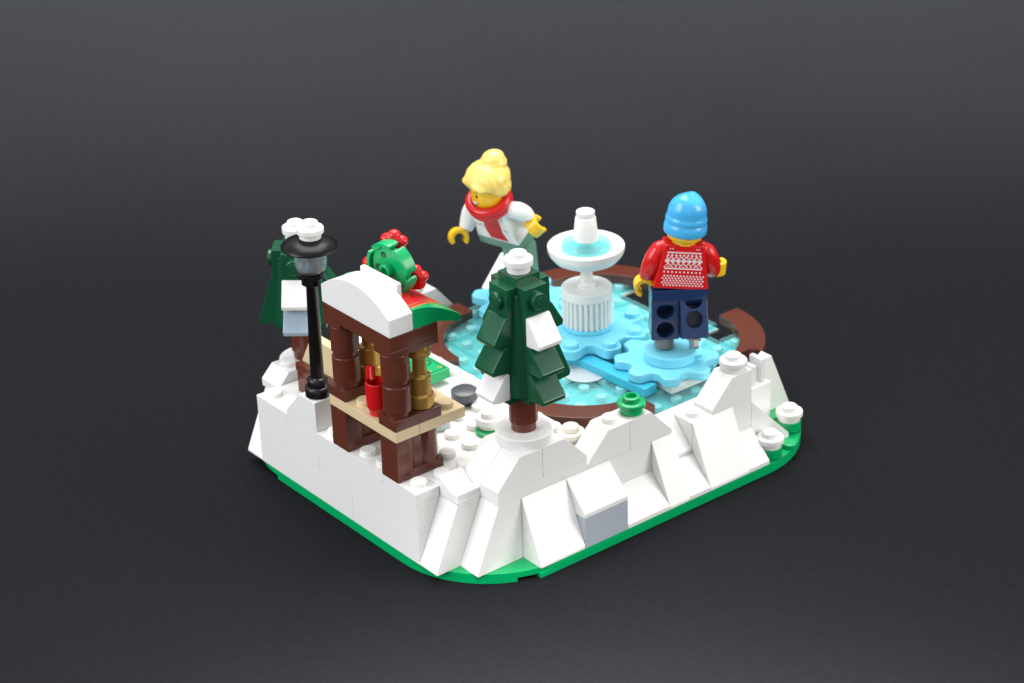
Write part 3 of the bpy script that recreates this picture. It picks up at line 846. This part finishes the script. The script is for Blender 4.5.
def fig_head(root, T, face=True):
    mb = MB()
    mb.lathe([(.42, 3.5), (.42, 3.6), (.5, 3.62), (.6, 3.70), (.635, 3.84), (.635, 4.36), (.6, 4.5), (.5, 4.58), (.3, 4.6), (.3, 4.78), (.27, 4.8)], 0, 0, 44)
    h = obj('head', mb, M['yellow'], root, bev=0, local=True)
    h.data.transform(T)
    if face:
        mb = MB()
        def on_face(a, z, r=.642): return (r*math.sin(a), -r*math.cos(a), z)
        for s in (-1, 1):
            pr = [on_face(s*.33+.075*math.cos(2*PI*k/14), 4.2+.075*math.sin(2*PI*k/14)) for k in range(14)]
            mb.bm.faces.new([mb.bm.verts.new(p) for p in pr])
            br = [(s*.33+(-.14+.28*k/6)) for k in range(7)]
            t_ = [mb.bm.verts.new(on_face(a, 4.37+.03*math.cos((k-3)*.5))) for k, a in enumerate(br)]
            b_ = [mb.bm.verts.new(on_face(a, 4.33+.03*math.cos((k-3)*.5))) for k, a in enumerate(br)]
            for k in range(6): mb.bm.faces.new([t_[k], t_[k+1], b_[k+1], b_[k]])
        o = obj('eyes', mb, M['ink'], h, bev=0, local=True); o.data.transform(T)
        mb = MB()
        t_, b_ = [], []
        for k in range(11):
            a = -.36+.72*k/10
            c_ = (a/.36)**2
            t_.append(mb.bm.verts.new(on_face(a, 3.92+.06*c_))); b_.append(mb.bm.verts.new(on_face(a, 3.82+.13*c_)))
        for k in range(10): mb.bm.faces.new([t_[k], t_[k+1], b_[k+1], b_[k]])
        o = obj('mouth', mb, M['white'], h, bev=0, local=True); o.data.transform(T)
        mb = MB()
        t_, b_ = [], []
        for k in range(11):
            a = -.42+.84*k/10
            c_ = (a/.42)**2
            t_.append(mb.bm.verts.new(on_face(a, 3.82+.14*c_, .641))); b_.append(mb.bm.verts.new(on_face(a, 3.78+.16*c_, .641)))
        for k in range(10): mb.bm.faces.new([t_[k], t_[k+1], b_[k+1], b_[k]])
        o = obj('lip', mb, M['ink'], h, bev=0, local=True); o.data.transform(T)
    return h

def lean(deg_fwd, deg_side=0.0, pivot=1.55):
    # forward means towards -y
    return Matrix.Translation((0, 0, pivot)) @ Matrix.Rotation(math.radians(deg_fwd), 4, 'X') @ Matrix.Rotation(math.radians(deg_side), 4, 'Y') @ Matrix.Translation((0, 0, -pivot))

# the skater with the blue hat, seen from behind
man = thing('toy_skater', 'toy skater in blue knitted hat and red patterned sweater, seen from behind', 'toy figure', (mx+.27, my-.14, 4.12), None, math.radians(55-270))
fig_leg(man, 1, 'navy', -2, skate='peg'); fig_leg(man, -1, 'navy', 22, hz=(.66, 1.34))
fig_hips(man, 'navy')
T = lean(1, -6)
fig_torso(man, 'red', T)
# arms: +x side is the figure's left when it faces -y  (its left is +x)
fig_arm(man, 'red', T, [(.60, 0, 3.28), (.82, .02, 3.2), (1.0, .05, 2.85), (1.1, .0, 2.5), (1.15, -.12, 2.25), (1.17, -.2, 2.12)], (.05, -.1, -1), (-1, 0, 0))
fig_arm(man, 'red', T, [(-.60, 0, 3.28), (-.82, .0, 3.2), (-1.02, -.05, 2.86), (-1.14, -.25, 2.52), (-1.22, -.5, 2.3), (-1.26, -.62, 2.22)], (-.35, -.8, .05), (.8, -.35, 0))
fig_head(man, T, face=True)
# knitted hat
mb = MB()
mb.lathe([(.60, 3.86), (.70, 3.86), (.755, 3.91), (.765, 4.05), (.745, 4.20), (.715, 4.26), (.735, 4.32), (.735, 4.42), (.695, 4.50), (.68, 4.55), (.69, 4.62), (.66, 4.80), (.60, 4.98), (.49, 5.13), (.33, 5.23), (.15, 5.27), (0, 5.28)], 0, 0, 48)
for v in mb.bm.verts:
    a = math.atan2(v.co.y, v.co.x); zf = max(0, min(1, (v.co.z-4.3)/.9))
    v.co.z += .05*math.sin(a*2+v.co.z*6)*zf; v.co.x *= 1+.02*math.sin(a*3)*zf; v.co.y += .04*zf
o = obj('hat', mb, M['hat'], man, bev=0, local=True); o.data.transform(T)
# sweater print on the back (local +y side)
mb = MB()
def back_pt(u, z):
    t = (z-1.93)/1.6
    hw = .98*(1-t)+.70*t
    return (u, (.48*(1-t)+.40*t)+.006, z)
def pquad(m, u0, u1, z0, z1):
    m.bm.faces.new([m.bm.verts.new(back_pt(u, z)) for u, z in ((u0, z0), (u1, z0), (u1, z1), (u0, z1))])
def pdia(m, u, z, r, rz=None):
    rz = rz or r
    m.bm.faces.new([m.bm.verts.new(back_pt(u+a*r, z+b*rz)) for a, b in ((1, 0), (0, 1), (-1, 0), (0, -1))])
pquad(mb, -.60, .60, 3.24, 3.29); pquad(mb, -.66, .66, 2.66, 2.71)
for k in range(9):
    pdia(mb, -.56+.14*k, 3.165, .05)
for k in range(7):
    u = -.57+.19*k
    pdia(mb, u, 2.965, .105, .10)
for zz, ph in ((3.07, 0), (2.83, 1)):
    n = 28
    top, bot = [], []
    for k in range(n+1):
        u = -.62+1.24*k/n
        w = .05*math.cos(2*PI*k/4+PI*ph)
        top.append(mb.bm.verts.new(back_pt(u, zz+w+.025))); bot.append(mb.bm.verts.new(back_pt(u, zz+w-.025)))
    for k in range(n): mb.bm.faces.new([bot[k], bot[k+1], top[k+1], top[k]])
for k in range(11): pdia(mb, -.65+.13*k, 2.745, .035)
for k in range(10): pquad(mb, -.64+.14*k, -.58+.14*k, 2.53, 2.59)
for r in range(5):
    n = 13
    for k in range(n):
        u = (-.74+1.48*(k+.5*(r % 2))/n)
        pdia(mb, u, 2.42-.085*r, .042)
for u in (-.5, -.42, .42, .5): pdia(mb, u, 3.4, .03)
o = obj('sweater_pattern', mb, M['wprint'], man, bev=0, local=True); o.data.transform(T)

# the blonde skater leaning forward
wom = thing('toy_skater', 'blonde toy skater with red scarf and white sweater leaning forward', 'toy figure', (wx+.9, wy+.22, 4.1), None, math.radians(194-270))
wom.rotation_euler.x = math.radians(18)
fig_leg(wom, 1, 'sand', -12, holes=False); fig_leg(wom, -1, 'sand', 72, holes=False)
o = fig_hips(wom, 'sand')
T = lean(11, 0, 1.6)
o.data.transform(lean(6, 0, 1.5))
fig_torso(wom, 'white', T)
fig_arm(wom, 'white', T, [(.60, 0, 3.3), (.84, .08, 3.32), (1.06, .2, 3.18), (1.18, .28, 2.98), (1.24, .3, 2.84), (1.26, .28, 2.76)], (.5, -.05, -.7), (-.6, .8, -.2))
fig_arm(wom, 'white', T, [(-.62, 0, 3.26), (-.88, -.05, 3.18), (-1.1, -.2, 2.86), (-1.2, -.42, 2.56), (-1.24, -.58, 2.42), (-1.25, -.66, 2.37)], (-.3, -.8, -.25), (.6, 0, -1))
TH = T @ Matrix.Translation((0, 0, 3.6)) @ Matrix.Rotation(math.radians(-16), 4, 'X') @ Matrix.Rotation(math.radians(-20), 4, 'Z') @ Matrix.Translation((0, 0, -3.6))
fig_head(wom, TH, face=True)
# scarf
mb = MB()
for zc, rr, tr in ((3.54, .62, .20), (3.76, .66, .18)):
    pts = [(rr*1.12*math.cos(2*PI*k/28), rr*1.05*math.sin(2*PI*k/28), zc+.03*math.sin(2*PI*k/28*2)) for k in range(28)]
    n = 28; seg = 12
    rings = []
    for k in range(n):
        a = 2*PI*k/n; cdir = Vector((math.cos(a), math.sin(a), 0)); cc = Vector(pts[k])
        rings.append([mb.bm.verts.new(cc+cdir*tr*math.cos(2*PI*q/seg)+Vector((0, 0, tr*math.sin(2*PI*q/seg)))) for q in range(seg)])
    for k in range(n):
        A, B = rings[k], rings[(k+1) % n]
        for q in range(seg):
            r_ = (q+1) % seg; mb.bm.faces.new([A[q], B[q], B[r_], A[r_]])
bmesh.ops.recalc_face_normals(mb.bm, faces=mb.bm.faces)
o = obj('scarf', mb, M['red'], wom, bev=0, local=True); o.data.transform(T)
mb = MB()
def front_pt(u, z, d=.006):
    t = (z-1.93)/1.6
    return (u, -(.48*(1-t)+.40*t)-d, z)
def fq(m, q): m.bm.faces.new([m.bm.verts.new(front_pt(u, z)) for u, z in q])
fq(mb, [(-.40, 3.45), (.40, 3.45), (.46, 2.95), (-.34, 2.95)]); fq(mb, [(-.34, 2.95), (.46, 2.95), (.42, 2.5), (-.38, 2.5)]); fq(mb, [(-.38, 2.5), (.42, 2.5), (.56, 2.04), (-.28, 2.04)])
so = obj('scarf_end', mb, M['redprint'], wom, bev=0, local=True); so.data.transform(T)
mb = MB()
rn = random.Random(5)
for k in range(7):
    u = -.80+.058*k; z = 2.62+.05*math.sin(k*1.7)
    fq(mb, [(u, z), (u+.055, z+.02), (u+.06, z+.055), (u+.005, z+.04)])
for k in range(4):
    u = .54+.05*k; z = 2.6+.04*math.sin(k*2.1)
    fq(mb, [(u, z), (u+.05, z+.02), (u+.055, z+.05), (u+.005, z+.04)])
o = obj('jumper_print', mb, M['ink'], wom, bev=0, local=True); o.data.transform(T)
# hair: cap, fringe and bun
mb = MB()
mb.ell((0, .12, 4.62), (.86, .84, .60), 40, 24)
mb.ell((.26, -.46, 4.62), (.46, .30, .20), 28, 18, Matrix.Rotation(math.radians(12), 4, 'Y'))
mb.ell((-.26, -.44, 4.63), (.46, .30, .20), 28, 18, Matrix.Rotation(math.radians(-14), 4, 'Y'))
mb.ell((0, .48, 4.3), (.70, .40, .48), 28, 18)
for s in (-1, 1):
    mb.ell((s*.64, .24, 4.36), (.24, .42, .34), 24, 16)
mb.ell((0, .46, 5.06), (.52, .50, .38), 32, 20)
mb.ell((.02, .48, 5.22), (.45, .44, .32), 24, 16)
o = obj('hair', mb, M['hair'], wom, bev=0, local=True)
remesh(o, .035)
for v in o.data.vertices:
    a = math.atan2(v.co.y, v.co.x)
    f = .011*math.sin(a*18+v.co.z*5)
    if v.co.z > 5.05: f = .012*math.sin(v.co.z*16+a*2)
    v.co.x += f*math.cos(a); v.co.y += f*math.sin(a)
# keep the face clear: push back hair that would cover it
for v in o.data.vertices:
    if v.co.z < 4.46 and v.co.y < -.2 and abs(v.co.x) < .66: v.co.z = 4.46+(v.co.z-4.46)*.15
o.data.transform(TH)

# ------------------------------------------------------------------ camera
cp = [9.10051724e-01, 4.58521594e-01, -3.49652090e-02, -3.82605905e+01, -5.48738776e+01, 4.19162610e+01, 2.25275349e+03]
a, e, r = cp[:3]
f = Vector((math.cos(e)*math.cos(a), math.cos(e)*math.sin(a), -math.sin(e)))
rt = f.cross(Vector((0, 0, 1))).normalized(); up = rt.cross(f)
R1 = rt*math.cos(r)+up*math.sin(r); U1 = -rt*math.sin(r)+up*math.cos(r)
cam = bpy.data.cameras.new('camera'); co = bpy.data.objects.new('camera', cam); COL.objects.link(co)
mw = Matrix(((R1.x, U1.x, -f.x, 0), (R1.y, U1.y, -f.y, 0), (R1.z, U1.z, -f.z, 0), (0, 0, 0, 1)))
co.rotation_euler = mw.to_euler(); co.location = cp[3:6]
cam.sensor_width = 36.0; cam.lens = cp[6]*36.0/1024
cam.clip_start = 0.02; cam.clip_end = 50
cam.dof.use_dof = True
cam.dof.focus_distance = (Vector((4.0, .5, 5))-Vector(cp[3:6])).length*U
cam.dof.aperture_fstop = 20
scn.camera = co

# ------------------------------------------------------------------ studio lamps
def area(name, loc, target, size, power, col=(1, 1, 1), sy=None):
    l = bpy.data.lights.new(name, 'AREA'); l.shape = 'RECTANGLE'; l.size = size*U; l.size_y = (sy or size)*U; l.energy = power; l.color = col
    o = bpy.data.objects.new(name, l); COL.objects.link(o)
    o.location = loc
    d = (Vector(target)-Vector(loc)).normalized()
    o.rotation_euler = d.to_track_quat('-Z', 'Y').to_euler()
    return o
TG = (9, 5, 2)
area('overhead_softbox', (25, 28, 95), TG, 80, 9.2, (1, .985, .96))
fl = area('added_paper_lamp', (-18, -33, 40), (-12.3, -24.4, 0), 18, 2.6, (1, .985, .97))  # added lamp: makes a pool of light on the paper before the toy
fl.data.spread = math.radians(50)
area('left_softbox', (-75, 20, 48), TG, 55, 4.3, (.94, .96, 1.0))
area('right_softbox', (68, -76, 38), TG, 55, 4.3, (1, .975, .94))
bl = area('added_backdrop_lamp', (9+.6137*58, 5+.7895*58, 75), (9+.6137*50, 5+.7895*50, 5), 110, 3.5, (.97, .98, 1.0), 10)  # added lamp: narrow beam brightens only the far rise of the paper
bl.data.spread = math.radians(48)
w = bpy.data.worlds.new('World'); scn.world = w; w.use_nodes = True
bg = w.node_tree.nodes['Background']; bg.inputs['Color'].default_value = (.95, .97, 1, 1); bg.inputs['Strength'].default_value = 0.66

# ------------------------------------------------------------------ modules -> metres
done = set()
for o in bpy.data.objects:
    o.location = o.location*U
    if o.name.startswith('toy_skater'): o.scale = (1.07, 1.07, 1.09)
    if o.type == 'MESH' and o.data.name not in done:
        done.add(o.data.name); o.data.transform(Matrix.Scale(U, 4))
scn.view_settings.view_transform = 'Standard'
scn.view_settings.look = 'None'
scn.view_settings.exposure = 0.0
scn.cycles.max_bounces = 10
scn.cycles.transparent_max_bounces = 16
